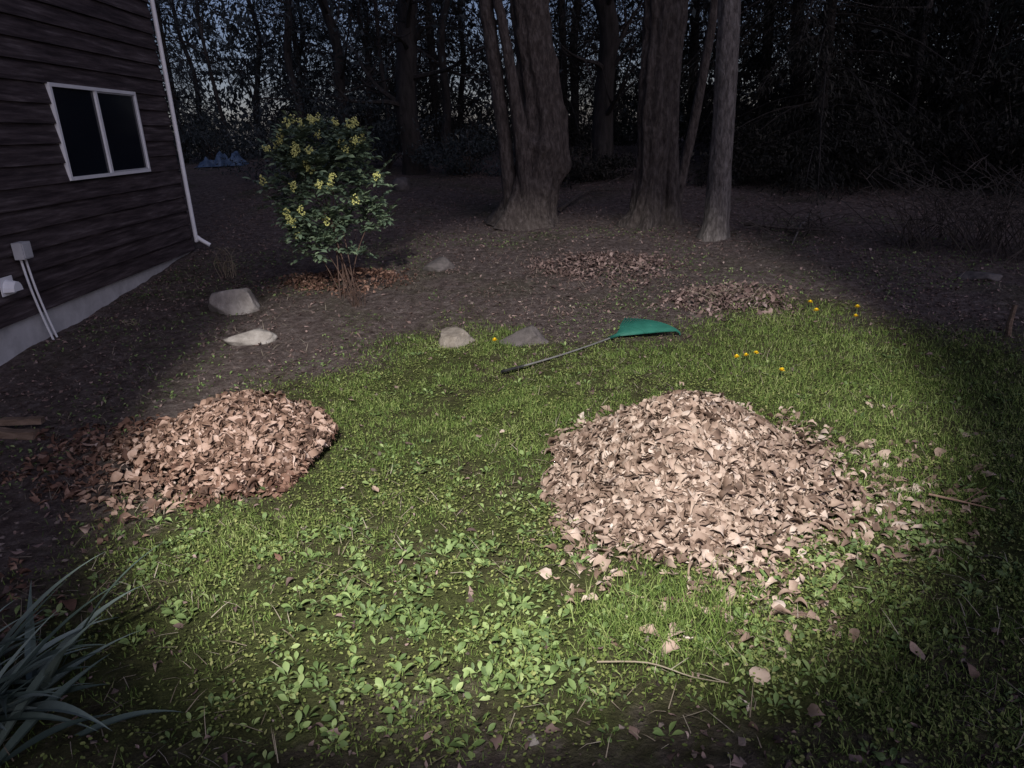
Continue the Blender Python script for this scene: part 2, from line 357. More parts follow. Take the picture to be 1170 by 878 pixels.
hgt = .014+.055*cl*cl*rng.uniform(.3, 1.6, len(x))
hgt = np.where(back, rng.uniform(.02, .06, len(x)), hgt); hgt = np.where(tall, rng.uniform(.04, .115, len(x)), hgt)
k = len(x); rm = rotm(rng.uniform(0, 6.283, k), rng.normal(0, .5, k), rng.normal(0, .3, k))
wd = rng.uniform(.0009, .0018, k)*(1+.13*y)
mb = MB(); scatter(mb, blades, np.stack([x, y, G(x, y)-.004], -1), rm, np.stack([wd, hgt, hgt], -1))
tag(mb.build('lawn_grass', M['grass']), 'patchy green grass covering the lawn around the leaf piles', 'grass', kind='stuff')
n = 380000
x = rng.uniform(-3, 5, n); y = 1.05+6*rng.uniform(0, 1, n)**1.4
cl = vn(x*1.9, y*1.9, 22)*.5+vn(x*8, y*8, 23)*.5
ok = lawnmask(x, y) & (rng.uniform(0, 1, n) < np.clip((cl-.33)*3.0, .12, .9)*np.where(fuzz(x, y, DARKL), .3, 1)) & ~in_pile(x, y, .78) & (np.abs(x) < y*.85+.5)
x, y = x[ok], y[ok]; k = len(x)
mb = MB(); scatter(mb, oval, np.stack([x, y, G(x, y)+rng.uniform(.002, .018, k)], -1), rotm(rng.uniform(0, 6.283, k), rng.normal(.25, .35, k), rng.normal(0, .3, k)), rng.uniform(.005, .017, k))
tag(mb.build('ground_cover', M['clover']), 'tiny yellow-green ground cover leaves carpeting the lawn between the grass', 'ground cover', kind='stuff')
n = 20000; x = rng.uniform(-4.2, 5, n); y = rng.uniform(3, 9.5, n)
ok = (~lawnmask(x, y)) & (vn(x*1.5, y*1.5, 14) > .44) & (x > -3.7-.019*y)
x, y = x[ok], y[ok]; k = len(x)
mb = MB(); scatter(mb, green, np.stack([x, y, G(x, y)], -1), rotm(rng.uniform(0, 6.283, k), rng.uniform(.1, .9, k), rng.normal(0, .3, k)), rng.uniform(.012, .04, k))
tag(mb.build('soil_weeds', M['weed'], smooth=True), 'sparse low weeds sprouting from the bare soil behind the lawn', 'weeds', kind='stuff')
WEED = gpoly([(100,600),(330,580),(430,500),(560,500),(600,600),(690,690),(820,690),(900,600),(1000,530),(1140,560),(1080,740),(900,780),(1100,1000),(200,1000),(280,860),(180,740)])
CORE = gpoly([(330,700),(560,620),(700,770),(780,860),(640,880),(370,860)])
n = 26000; x = rng.uniform(-2.5, 4, n); y = rng.uniform(1.05, 6, n)
w = fuzz(x, y, WEED, .15); core = fuzz(x, y, CORE, .15); cl = vn(x*4, y*4, 15)
pr = np.where(w, np.clip((cl-.25)*1.5, .08, .6), .08*(cl > .45)); pr = np.where(core, np.clip(cl*1.1, .2, .7), pr)
ok = (rng.uniform(0, 1, n) < pr*.75) & lawnmask(x, y) & ~in_pile(x, y, .84)
x, y, core = x[ok], y[ok], core[ok]
px_, ya, ti, s_ = [], [], [], []
for a_, b_, c_ in zip(x, y, core):
    nl = random.randint(3, 7); y0 = random.uniform(0, 6.28); zz = float(G(a_, b_)); ss = random.uniform(.016, .044)*(1.15 if c_ else 1)
    for q_ in range(nl):
        th = y0+q_*6.283/nl+random.uniform(-.5, .5)
        px_.append((a_-math.sin(th)*.006, b_+math.cos(th)*.006, zz)); ya.append(th); ti.append(random.uniform(.1, .8)); s_.append(ss*random.uniform(.6, 1.25))
mb = MB(); k = len(px_); scatter(mb, green, px_, rotm(np.array(ya), np.array(ti), rng.normal(0, .35, k)), np.array(s_))
tag(mb.build('broadleaf_weeds', M['weed'], smooth=True), 'low rosettes of broad green weed leaves in the front part of the lawn', 'weeds', kind='stuff')
n = 60000; x = rng.uniform(-5.5, 8, n); y = 1.2+14*rng.uniform(0, 1, n)**1.1
lm = lawnmask(x, y); cl = vn(x*1.3, y*1.3, 16)
ok = rng.uniform(0, 1, n) < np.where(lm, .1, .2+.8*(cl > .42)*cl)
ok &= (x > -3.75-.019*y)|(y > 9.5)
x, y = x[ok], y[ok]; k = len(x)
mb = MB(); scatter(mb, dry[:10], np.stack([x, y, G(x, y)+.008], -1), rotm(rng.uniform(0, 6.283, k), rng.normal(0, .3, k), rng.normal(0, .3, k)), .018+.045*rng.uniform(0, 1, k)**2)
tag(mb.build('leaf_litter', M['leaf_dark'], smooth=True), 'small dark fallen leaves littering the soil and grass', 'leaf litter', kind='stuff')
oct_ = (np.array([(1,0,0),(-1,0,0),(0,1,0),(0,-1,0),(0,0,1),(0,0,-1.)]), [np.array([(0,2,4),(2,1,4),(1,3,4),(3,0,4),(2,0,5),(1,2,5),(3,1,5),(0,3,5)])])
cl_t = [(oct_[0]*np.array([random.uniform(.7,1.3), random.uniform(.6,1.2), random.uniform(.5,.9)])+rng.normal(0,.15,(6,3)), oct_[1]) for _ in range(6)]
n = 28000; x = rng.uniform(-4.5, 6, n); y = 1.2+11*rng.uniform(0, 1, n)
ok = (rng.uniform(0, 1, n) < np.where(lawnmask(x, y), .12, .9)) & (x > -3.75-.019*y); x, y = x[ok], y[ok]; k = len(x)
mb = MB(); scatter(mb, cl_t, np.stack([x, y, G(x, y)], -1), rotm(rng.uniform(0,6.28,k), rng.normal(0,.6,k), rng.normal(0,.6,k)), .004+.016*rng.uniform(0, 1, k)**3)
tag(mb.build('soil_clods', M['clod']), 'small crumbs and clods of earth over the bare soil', 'soil', kind='stuff')
n = 11000; x = rng.uniform(-3.6, 5, n); y = rng.uniform(1.3, 10, n)
ok = (vn(x*2, y*2, 17) > .42) & ~in_pile(x, y, .8); x, y = x[ok], y[ok]; k = len(x)
mb = MB(); scatter(mb, blades[:4], np.stack([x, y, G(x, y)+.012], -1), rotm(rng.uniform(0, 6.283, k), rng.uniform(.8, 1.6, k), rng.normal(0, .3, k)), np.stack([rng.uniform(.001, .002, k), rng.uniform(.04, .12, k), rng.uniform(.04, .12, k)], -1))
tag(mb.build('dry_stalks', M['dryst']), 'pale dry grass stalks lying scattered over the lawn and soil', 'dry stalks', kind='stuff')
# ------------------------------------------------------------------ house
ho = empty('house', (-3.8, 0, 0), 'dark brown wooden clapboard house with a white slider window on the left', 'house')
HY0, HY1, ZT = -1.5, 9.22, 5.4
mb = MB()
z = .34; e = .165; wy0, wy1, wz0, wz1 = 6.78, 8.38, 1.35, 2.15
def lap(y0, y1, z0, z1):
    ny_ = max(2, int((y1-y0)/.12))
    yy = np.linspace(y0, y1, ny_); o = .03
    wob = .003*(vn(yy*1.3, np.full(ny_, z0*9), 5)-.5)+.002*(vn(yy*5, np.full(ny_, z0*9), 6)-.5)
    V = []
    for a_, w_ in zip(yy, wob):
        for (px__, pz__) in [(0, z0), (o, z0), (.006, z1), (0, z1)]: V.append((px__+(w_ if px__ > .01 else 0), a_, pz__+(w_ if pz__ == z0 else 0)))
    f = []
    for i_ in range(ny_-1):
        for c_ in range(4):
            c2 = (c_+1) % 4; a0 = i_*4
            f.append((a0+c_, a0+c2, a0+4+c2, a0+4+c_))
    V = np.array(V)+np.array([-3.8, 0, 0])
    mb.add(V, [f, [(0,1,2,3)], [tuple((ny_-1)*4+q_ for q_ in (3,2,1,0))]])
while z < ZT:
    z1 = z+e-.003
    if z1 > wz0-.03 and z < wz1+.03:
        lap(HY0, wy0-.013, z, z1); lap(wy1+.013, HY1, z, z1)
        if z < wz0-.013: lap(wy0-.012, wy1+.012, z, min(z1, wz0-.013))
        if z1 > wz1+.013: lap(wy0-.012, wy1+.012, max(z, wz1+.013), z1)
    else: lap(HY0, HY1, z, z1)
    z += e
X0 = -3.8
def bx(mb, a, b_, mi=0): box(mb, (a[0]+X0, a[1], a[2]), (b_[0]+X0, b_[1], b_[2]), mi)
bx(mb, (-.2, HY0, .34), (-.002, wy0-.03, ZT)); bx(mb, (-.2, wy1+.03, .34), (-.002, HY1, ZT))
bx(mb, (-.2, wy0-.03, .34), (-.002, wy1+.03, wz0-.03)); bx(mb, (-.2, wy0-.03, wz1+.03), (-.002, wy1+.03, ZT))
bx(mb, (-8, HY1-.2, .34), (-.202, HY1-.001, ZT)); bx(mb, (-8, HY0, .34), (-.202, HY0+.2, ZT)); bx(mb, (-8.2, HY0, .34), (-8.002, HY1, ZT))
mb.build('wall', M['siding'], ho)
mb = MB(); bx(mb, (-8.2, HY0+.02, -.6), (-.01, HY1-.02, .338)); mb.build('foundation', M['concrete'], ho)
mb = MB()
V = np.array([(-8.6,HY0-.4,ZT+.003),(.5,HY0-.4,ZT+.003),(.5,HY1+.4,ZT+.003),(-8.6,HY1+.4,ZT+.003),(-4,HY0-.4,ZT+2),(-4,HY1+.4,ZT+2)])+np.array([X0,0,0])
mb.add(V, [[(0,3,2,1)],[(1,2,5,4),(3,0,4,5)],[(0,1,4),(2,3,5)]]); mb.build('roof', M['roof'], ho)
mb = MB(); fr = .02; oo = .011; fx = .044
bx(mb, (-.06, wy0-oo, wz0-oo), (fx, wy1+oo, wz0+fr)); bx(mb, (-.06, wy0-oo, wz1-fr), (fx, wy1+oo, wz1+oo))
bx(mb, (-.06, wy0-oo, wz0+fr+.001), (fx, wy0+fr, wz1-fr-.001)); bx(mb, (-.06, wy1-fr, wz0+fr+.001), (fx, wy1+oo, wz1-fr-.001))
ym = (wy0+wy1)/2-.03
bx(mb, (-.05, ym-.02, wz0+fr+.001), (.040, ym+.02, wz1-fr-.001))
w = mb.build('window', M['white'], ho)
mb = MB(); bx(mb, (-.03, wy0+fr+.001, wz0+fr+.001), (.020, ym-.021, wz1-fr-.001)); mb.build('window_pane', M['glass'], w)
mb = MB(); bx(mb, (-.03, ym+.021, wz0+fr+.001), (.022, wy1-fr-.001, wz1-fr-.001)); mb.build('window_pane', M['glass'], w)
mb = MB()
def sbar(a, b_): bx(mb, a, b_)
sbar((.023, ym+.022, wz0+fr+.002), (.033, ym+.036, wz1-fr-.002)); sbar((.023, wy1-fr-.016, wz0+fr+.002), (.033, wy1-fr-.002, wz1-fr-.002))
sbar((.023, ym+.037, wz0+fr+.002), (.033, wy1-fr-.017, wz0+fr+.014)); sbar((.023, ym+.037, wz1-fr-.014), (.033, wy1-fr-.017, wz1-fr-.002))
mb.build('sash', M['greypl'], w)
mb = MB(); yd = HY1-.02
pts, rd = smoothpath([(X0+.075,yd,ZT-.1),(X0+.075,yd,2.5),(X0+.075,yd,.62),(X0+.09,yd+.01,.50),(X0+.22,yd+.04,.39)], [.026]*5, 5)
tube(mb, pts, rd, 10); mb.build('downspout', M['white'], ho, smooth=True)
mb = MB(); bx(mb, (.034, 5.72, .80), (.11, 5.84, .93)); bx(mb, (.111, 5.73, .81), (.118, 5.83, .92)); mb.build('junction_box', M['greypl'], ho)
for yy in (5.75, 5.81):
    mb = MB(); pts, rd = smoothpath([(X0+.06,yy,.8),(X0+.06,yy+.03,.55),(X0+.06,yy+.1,.25),(X0+.06,yy+.22,-.15)], [.0095]*4, 4)
    tube(mb, pts, rd, 8); mb.build('conduit', M['white'], ho, smooth=True)
mb = MB(); V = []
th = np.linspace(0, np.pi, 9)
bx(mb, (.034, 5.46, .56), (.042, 5.62, .70))
for x_, s_k in ((.043, 1), (.12, .8)):
    for t_ in th: V.append((X0+x_, 5.54+.07*s_k*math.cos(t_), .59+.09*s_k*math.sin(t_)))
f = [(a_, a_+1, a_+10, a_+9) for a_ in range(8)]; mb.add(V, [f, [tuple(range(9, 18))], [(0, 9, 17, 8)]]); mb.build('vent_hood', M['white'], ho)
ho.rotation_euler = (0, 0, R(1.08))
# ------------------------------------------------------------------ rocks
def rock(px, py, w, d, h, mat, label, seed, name='boulder', cat='rock', rz=0, npl=11):
    bm = bmesh.new(); bmesh.ops.create_icosphere(bm, subdivisions=4, radius=1)
    random.seed(seed)
    planes = [(Vector((random.gauss(0,1),random.gauss(0,1),random.gauss(.3,.8))).normalized(), random.uniform(.5,.8)) for _ in range(npl)]
    for v in bm.verts:
        p = v.co.copy()
        for nrm, dd in planes:
            k_ = p.dot(nrm)-dd
            if k_ > 0: p -= nrm*k_*.9
        p *= 1+.09*mn.noise(p*2.2+Vector((seed,0,0)))+.045*mn.noise(p*7+Vector((0,seed,0)))+.025*mn.noise(p*18)
        v.co = Vector((p.x*w/2, p.y*d/2, p.z*h*.72+h*.32))
    me = bpy.data.meshes.new(name); bm.to_mesh(me); bm.free(); me.materials.append(mat)
    for p_ in me.polygons: p_.use_smooth = True
    o = bpy.data.objects.new(name, me); C.objects.link(o); g = gp(px, py); o.location = (g[0], g[1], g[2]-.03); o.rotation_euler = (0, 0, rz)
    tag(o, label, cat)
rock(270, 355, .48, .38, .25, M['rock_grey'], 'large rounded grey boulder on the soil beside the house corner', 3, npl=7)
rock(284, 391, .46, .3, .13, M['rock_grey'], 'low flat pale rock on the soil in front of the large boulder', 4)
rock(522, 392, .38, .3, .17, M['rock_tan'], 'pointed tan rock at the back edge of the lawn', 5)
rock(602, 392, .42, .3, .17, M['rock_dark'], 'dull brown rock between the tan rock and the green rake', 6)
rock(503, 307, .42, .35, .16, M['rock_dark'], 'dark rock half buried in soil right of the flowering shrub', 7)
rock(1122, 318, .4, .3, .1, M['rock_dark'], 'dark low rock on soil near the right edge below the brush', 8)
rock(607, 857, .075, .06, .05, M['rock_grey'], 'small pale stone lying in the weeds at the very front', 9, 'stone', 'stone')
rock(460, 212, .5, .4, .22, M['rock_dark'], 'dark rock at the foot of the trees left of the gnarled trunk', 10)
random.seed(5)
# ------------------------------------------------------------------ rake
g0 = np.array([.80, 5.26]); ang = R(35); dx = np.array([math.cos(ang), math.sin(ang)]); dn = np.array([-dx[1], dx[0]])
rk = empty('leaf_rake', (g0[0], g0[1], float(G(*g0))), 'green plastic leaf rake lying on the grass behind the leaf piles', 'rake')
def rp(a, s, h_):
    p = g0+dx*a+dn*s; return np.array([p[0], p[1], float(G(*g0))+h_+.03*a])
mb = MB(); pts = [rp(a_, .02*math.sin(a_*3), .03+.012*math.sin(a_*2)) for a_ in np.linspace(-.95, .03, 12)]; tube(mb, pts, .0068, 8); mb.build('handle', M['handle'], rk, smooth=True)
mb = MB(); pts = [rp(a_, .02*math.sin(a_*3), .03+.012*math.sin(a_*2)) for a_ in np.linspace(-1.06, -.88, 6)]; tube(mb, pts, .011, 8); mb.build('grip', M['grip'], rk, smooth=True)
mb = MB(); tube(mb, [rp(-.06, 0, .03), rp(.02, 0, .034), rp(.09, 0, .034)], [.012, .016, .013], 8); mb.build('socket', M['rake'], rk, smooth=True)
mb = MB(); V = []; na, nr = 25, 6
for r_ in range(nr):
    rr_ = .04+.2*r_/(nr-1)
    for a_ in range(na):
        f_ = (a_/(na-1)-.5)*2*R(36)
        V.append(rp(rr_*math.cos(f_), rr_*math.sin(f_), .034+.008*r_/(nr-1)+(.008 if a_ % 2 else 0)))
V = np.array(V); V2 = V-np.array([0, 0, .005]); n_ = len(V)
f = [(r_*na+a_, r_*na+a_+1, (r_+1)*na+a_+1, (r_+1)*na+a_) for r_ in range(nr-1) for a_ in range(na-1)]
fb = [tuple(n_+q_ for q_ in reversed(t_)) for t_ in f]
mb.add(np.concatenate([V, V2]), [f, fb]); mb.build('fan', M['rake'], rk)
for a_ in range(24):
    f_ = (a_/23-.5)*2*R(36); mb = MB()
    pts = [rp(rr_*math.cos(f_), rr_*math.sin(f_), hh) for rr_, hh in ((.22,.043),(.35,.046),(.46,.044),(.49,.028),(.493,.008))]
    tube(mb, pts, [.0075,.0065,.0058,.005,.004], 5); mb.build('tine', M['rake'], rk)
# ------------------------------------------------------------------ dandelions
def dandelion_root(p, label):
    r_ = empty('dandelion', p, label, 'flower', 'dandelions blooming in the grass')
    mb = MB(); tube(mb, [np.array(p)+(0,0,-.01), np.array(p)+(.004,0,.04), np.array(p)+(.006,.002,.075)], .002, 5); mb.build('stem', M['weed'], r_)
    mb = MB(); k = 70; yaw = rng.uniform(0, 6.283, k)
    tp = [(np.array([(-.12,0,0),(.12,0,0),(.16,1,.1),(-.16,1,.1)]), [np.array([(0,1,2,3)])])]
    scatter(mb, tp, np.tile(np.array(p)+(.006,.002,.075), (k,1)), rotm(yaw, rng.uniform(.05, 1.3, k), rng.normal(0,.1,k)), rng.uniform(.018, .025, k)); mb.build('flower_head', M['dand'], r_)
    return r_
dd = [((565,402),'lone dandelion beside the pointed tan rock'),((925,356),'yellow dandelion at the far edge of the grass, highest of the left pair'),((931,366),'yellow dandelion just below the highest one at the far edge of the grass'),
      ((978,362),'yellow dandelion at the far grass edge, right of the left pair'),((976,372),'dandelion directly beneath the rightmost far dandelion'),((840,420),'yellow dandelion behind the big leaf pile, leftmost of a row of three'),
      ((851,416),'yellow dandelion behind the big leaf pile, middle of a row of three'),((864,414),'yellow dandelion behind the big leaf pile, rightmost of a row of three'),((893,436),'single small dandelion behind the right shoulder of the big leaf pile')]
d0 = None
for (pp, lb) in dd:
    g = gp(*pp)
    if d0 is None: d0 = dandelion_root(g, lb)
    else: dup(d0, g, random.uniform(0, 6), random.uniform(.75, 1.0), lb)
# ------------------------------------------------------------------ flowering shrub
b0 = gp(402, 340); sh = empty('flowering_shrub', b0, 'leafy evergreen shrub with yellow flower clusters and bare reddish stems near the house', 'shrub')
ctr = []; cc = np.array([b0[0]-.15, b0[1]+.1, b0[2]+.96])
while len(ctr) < 84:
    p = rng.normal(0, 1, 3); p /= np.linalg.norm(p); p *= rng.uniform(.15, 1)**.42
    q_ = cc+p*np.array([.55, .48, .64])
    if q_[2] < b0[2]+.28: continue
    ctr.append(q_)
mb = MB()
for c_ in ctr[:10]:
    s0 = b0+np.array([random.uniform(-.1,.1), random.uniform(-.1,.1), -.03]); mid_ = s0*.45+c_*.55; mid_[:2] = s0[:2]*.6+c_[:2]*.4
    pts, rd = smoothpath([s0, mid_, c_], [.006, .005, .003], 6); tube(mb, pts, rd, 5)
mb.build('stems', M['redtwig'], sh)
mb = MB(); PP = []; YA = []; TI = []
for c_ in ctr:
    nf = random.randint(6, 10)
    for q_ in range(nf):
        th = random.uniform(0, 6.28); el = random.uniform(-.35, .9); Ld = random.uniform(.12, .23)
        dv = np.array([-math.sin(th)*math.cos(el), math.cos(th)*math.cos(el), math.sin(el)])
        for k_ in range(4):
            base = c_+dv*Ld*(.3+.7*k_/4)+np.array([0, 0, -.03*(k_/4)**2])
            for sd in (-1, 1):
                PP.append(base); YA.append(th+sd*1.15); TI.append(el*.4+random.uniform(-.35, .25))
        PP.append(c_+dv*Ld); YA.append(th); TI.append(el-.2)
k = len(PP); lf = [leaf_temp(.26, 3, -.4, .35, .1, .05) for _ in range(4)]
scatter(mb, lf, PP, rotm(np.array(YA), np.array(TI), rng.normal(0, .3, k)), rng.uniform(.05, .09, k))
mb.build('foliage', M['mahonia'], sh)
fl = sorted(ctr, key=lambda c_: -(c_[2]-b0[2])*.8+.2*(c_[0]-b0[0])+1.3*(c_[1]-b0[1]))[:40]
for c_ in fl:
    mb = MB(); k = 30; out = c_-cc; out /= np.linalg.norm(out)+1e-6; top = c_+out*.07+np.array([0, -.06, .06])
    dv = rng.normal(0, 1, (k, 3)); dv /= np.linalg.norm(dv, axis=1)[:, None]
    scatter(mb, [oct_], top+dv*np.array([.03,.03,.038])*rng.uniform(.5, 1.3, (k,1)), rotm(rng.uniform(0,6,k), rng.uniform(0,3,k), rng.uniform(0,3,k)), rng.uniform(.006, .010, k))
    mb.build('flower_cluster', M['yellow'], sh)
def twiggy(px, py, n, h_, sp2, name, label, mat, cat='plant', r0=.004):
    b_ = gp(px, py); mb = MB()
    for i_ in range(n):
        th = random.uniform(0, 6.28); s_ = random.uniform(.2, 1)*sp2; hh = h_*random.uniform(.3, 1.1)
        p0 = b_+np.array([random.uniform(-.2,.2)*sp2*3, random.uniform(-.1,.1)*sp2*3, -.02]); p2 = p0+np.array([math.cos(th)*s_, math.sin(th)*s_, hh])
        p1 = (p0+p2)/2+np.array([random.uniform(-.2,.2)*h_, random.uniform(-.1,.1)*h_, .2*h_])
        pts, rd = smoothpath([p0, p1, p2], [r0, r0*.8, r0*.35], 4); tube(mb, pts, rd, 4)
        for q_ in range(4):
            k_ = random.randint(3, len(pts)-2); a_ = pts[k_]; e_ = a_+np.array([random.uniform(-.3,.3), random.uniform(-.3,.3), random.uniform(-.1,.2)])*h_
            tube(mb, [a_, (a_+e_)/2+(0,0,.02*h_), e_], [r0*.6, r0*.45, r0*.2], 3)
    tag(mb.build(name, mat, origin=b_), label, cat)
twiggy(262, 318, 16, .34, .12, 'bare_shrub', 'small bare twiggy shrub behind the large boulder', M['dryst'])
twiggy(410, 350, 14, .32, .1, 'bare_shrub', 'bare reddish twigs poking up at the foot of the flowering shrub', M['redtwig'], r0=.003)
twiggy(150, 372, 8, .1, .1, 'bare_shrub', 'tiny dry twigs along the house foundation', M['dryst'])
# ------------------------------------------------------------------ strap leaf plant
b_ = np.array([-1.68, 1.66, float(G(-1.68, 1.66))]); mb = MB()
for i_ in range(90):
    th = random.uniform(0, 6.28) if i_ % 2 else random.uniform(-.9, 1.1); Ln = random.uniform(.32, .62); rise = random.uniform(.25, 1.05); w_ = random.uniform(.013, .021)
    p = b_+np.array([random.gauss(0,.11), random.gauss(0,.12), 0]); a_ = rise; V = []; N_ = 12
    side = np.array([-math.sin(th), math.cos(th), 0]); droop = random.uniform(.3, 1.2)
    for k_ in range(N_+1):
        t_ = k_/N_; ww = w_*(1-t_**3)*(.7+.5*math.sin(math.pi*min(1, t_*1.2)))
        V += [p-side*ww+(0,0,ww*.5), p.copy(), p+side*ww+(0,0,ww*.5)]
        p = p+np.array([math.cos(th)*math.cos(a_), math.sin(th)*math.cos(a_), math.sin(a_)])*Ln/N_; a_ -= droop/N_*t_*1.6
    mb.add(V, [[(k_*3+c_, k_*3+c_+1, k_*3+c_+4, k_*3+c_+3) for k_ in range(N_) for c_ in (0, 1)]])
tag(mb.build('strap_leaf_plant', M['strap'], origin=b_), 'clump of long arching strap-shaped leaves in the near left corner', 'plant')
# ------------------------------------------------------------------ trees
def bark_fn(seed, ridge=.05, z0=0, flare=.0, burls=()):
    def f(th, z):
        r_ = 1+ridge*np.sin(9*th+2*vn(z*2, z*0, seed))+ridge*1.6*(vn(th*3.2, z*3, seed+1)-.5)+ridge*2.4*(vn(np.cos(th)*1.6+5, z*1.2, seed+2)-.5)
        r_ = r_+ridge*1.6*(vn(th*5, z*8, seed+4)-.5)
        r_ = r_+flare*np.exp(-np.clip(z-z0, 0, 9)/.22)*(.55+.45*np.sin(5*th+seed))
        for (bt, bz, bs, bw) in burls:
            dth = np.abs((th-bt+np.pi) % (2*np.pi)-np.pi)
            r_ = r_+bs*np.exp(-(dth/.6)**2-((z-bz)/bw)**2)
        return r_
    return f
def stem(mb, spec, Y, seed, n=14, seg=44, ridge=.05, flare=0, burls=()):
    P_ = []; Rr = []
    for (a_, b_, w_) in spec:
        p = pt(a_, b_, Y); P_.append(p); Rr.append(w_/2/F*np.linalg.norm(p-[0,0,H]))
    z0 = float(G(P_[0][0], P_[0][1]))
    P_[0][2] = min(P_[0][2], z0-.08)
    pts, rd = smoothpath(P_, Rr, n); tube(mb, pts, rd, seg, fn=bark_fn(seed, ridge, z0, flare, burls)); return P_
def crown(parent, c_, rad, n, mat, size, nm='crown', clump=30):
    mb = MB(); cs = rng.normal(0, .5, (clump, 3))*np.array(rad)+np.array(c_)
    w_ = rng.integers(0, clump, n); pos = cs[w_]+rng.normal(0, .16, (n, 3))*np.array(rad)
    scatter(mb, simple, pos, rotm(rng.uniform(0,6.28,n), rng.normal(0,.8,n), rng.normal(0,.8,n)), rng.uniform(.6, 1.4, n)*size)
    return mb.build(nm, mat, parent)
def limb(mb, p0, d, L_, r0, seed):
    d = np.array(d, float); d /= np.linalg.norm(d); P_ = [np.array(p0)]
    for k_ in range(4):
        d = d+rng.normal(0, .18, 3)+np.array([0, 0, .04]); d /= np.linalg.norm(d); P_.append(P_[-1]+d*L_/4)
    pts, rd = smoothpath(P_, [r0, r0*.75, r0*.5, r0*.3, r0*.12], 3); tube(mb, pts, rd, 6); return pts
g = gp(600, 262); Yt = g[1]+.35
t = empty('gnarled_tree', g, 'thick gnarled tree with swollen burls and a twin stem on its left side', 'tree')
mb = MB(); stem(mb, [(601,258,76),(604,240,58),(612,205,50),(621,172,52),(622,140,46),(615,90,42),(609,40,40),(605,0,40),(599,-140,40),(588,-500,36),(590,-1100,28)], Yt, 3, ridge=.085, flare=.3, burls=((.0,1.75,.3,.22),(.3,1.45,.28,.12),(3.0,1.2,.25,.14),(5.2,.95,.3,.12),(1.2,1.4,.25,.1),(4.4,1.75,.34,.14),(5.6,2.3,.25,.1),(4.0,1.1,.3,.1),(5.0,1.35,.28,.09),(4.7,2.6,.2,.1)))
mb.build('trunk', M['bark'], t, smooth=True)
mb = MB(); stem(mb, [(586,240,18),(580,195,16),(574,140,15),(566,80,15),(559,30,15),(555,0,15),(543,-200,14),(525,-700,10)], Yt-.12, 5, seg=18); mb.build('side_stem', M['bark'], t, smooth=True)
mb = MB(); stem(mb, [(604,200,18),(596,160,17),(588,110,13),(580,60,11),(573,20,10),(566,-30,10),(556,-300,9)], Yt-.25, 6, seg=16); mb.build('side_stem', M['bark'], t, smooth=True)
mb = MB()
for k_ in range(9): limb(mb, pt(600, -180-k_*90, Yt), (random.uniform(-1,1), random.uniform(-1,1), .5), 2.6, .07, k_)
mb.build('limbs', M['bark'], t); crown(t, (pt(595,-900,Yt)[0], Yt, 9.5), (2.6,2.4,3), 2200, M['haze_woodleaf'], .22)
g = gp(738, 262); Yt = g[1]+.3
t = empty('split_trunk_tree', g, 'tall brown tree with two close trunks, between the gnarled tree and the slim grey tree', 'tree')
mb = MB(); stem(mb, [(735,262,50),(740,240,37),(746,190,34),(749,130,34),(753,60,36),(757,0,36),(762,-200,36),(770,-800,28)], Yt, 13, ridge=.1, flare=.35); mb.build('trunk', M['bark'], t, smooth=True)
mb = MB(); stem(mb, [(768,258,24),(767,230,17),(767,170,15),(768,110,15),(771,50,17),(777,0,17),(790,-250,16),(802,-800,12)], Yt-.05, 14, seg=18, flare=.2); mb.build('trunk', M['bark'], t, smooth=True)
mb = MB()
for k_ in range(8): limb(mb, pt(762, -180-k_*90, Yt), (random.uniform(-1,1), random.uniform(-1,1), .4), 2.4, .06, k_)
mb.build('limbs', M['bark'], t); crown(t, (pt(765,-900,Yt)[0], Yt, 9.5), (2.4,2.4,3), 2200, M['haze_woodleaf'], .22)
g = gp(817, 276); Yt = g[1]+.15
t = empty('slim_grey_tree', g, 'slim straight tree with pale grey bark standing rightmost in front of the dark wood', 'tree')
mb = MB(); stem(mb, [(815,276,32),(818,255,25),(822,200,23),(826,140,22),(830,70,22),(833,0,21),(836,-200,21),(842,-800,15)], Yt, 23, ridge=.06, seg=24, flare=.3); mb.build('trunk', M['bark_grey'], t, smooth=True)
mb = MB()
for k_ in range(7): limb(mb, pt(838, -180-k_*90, Yt), (random.uniform(-1,1), random.uniform(-1,1), .4), 2., .04, k_)
mb.build('limbs', M['bark_grey'], t); crown(t, (pt(842,-900,Yt)[0], Yt, 9), (1.8,1.8,2.6), 1600, M['haze_woodleaf'], .2)
g = gp(772, 250); Yt = g[1]+.5
t = empty('leaning_tree', g, 'thin dark tree leaning right between the split trunks and the slim grey tree', 'tree')
mb = MB(); stem(mb, [(770,238,13),(782,190,10),(795,130,10),(806,70,9),(816,10,9),(826,-80,8),(850,-300,6)], Yt, 25, seg=12); mb.build('trunk', M['bark'], t, smooth=True)
crown(t, pt(850,-330,Yt), (1,1,.8), 500, M['haze_woodleaf'], .15)
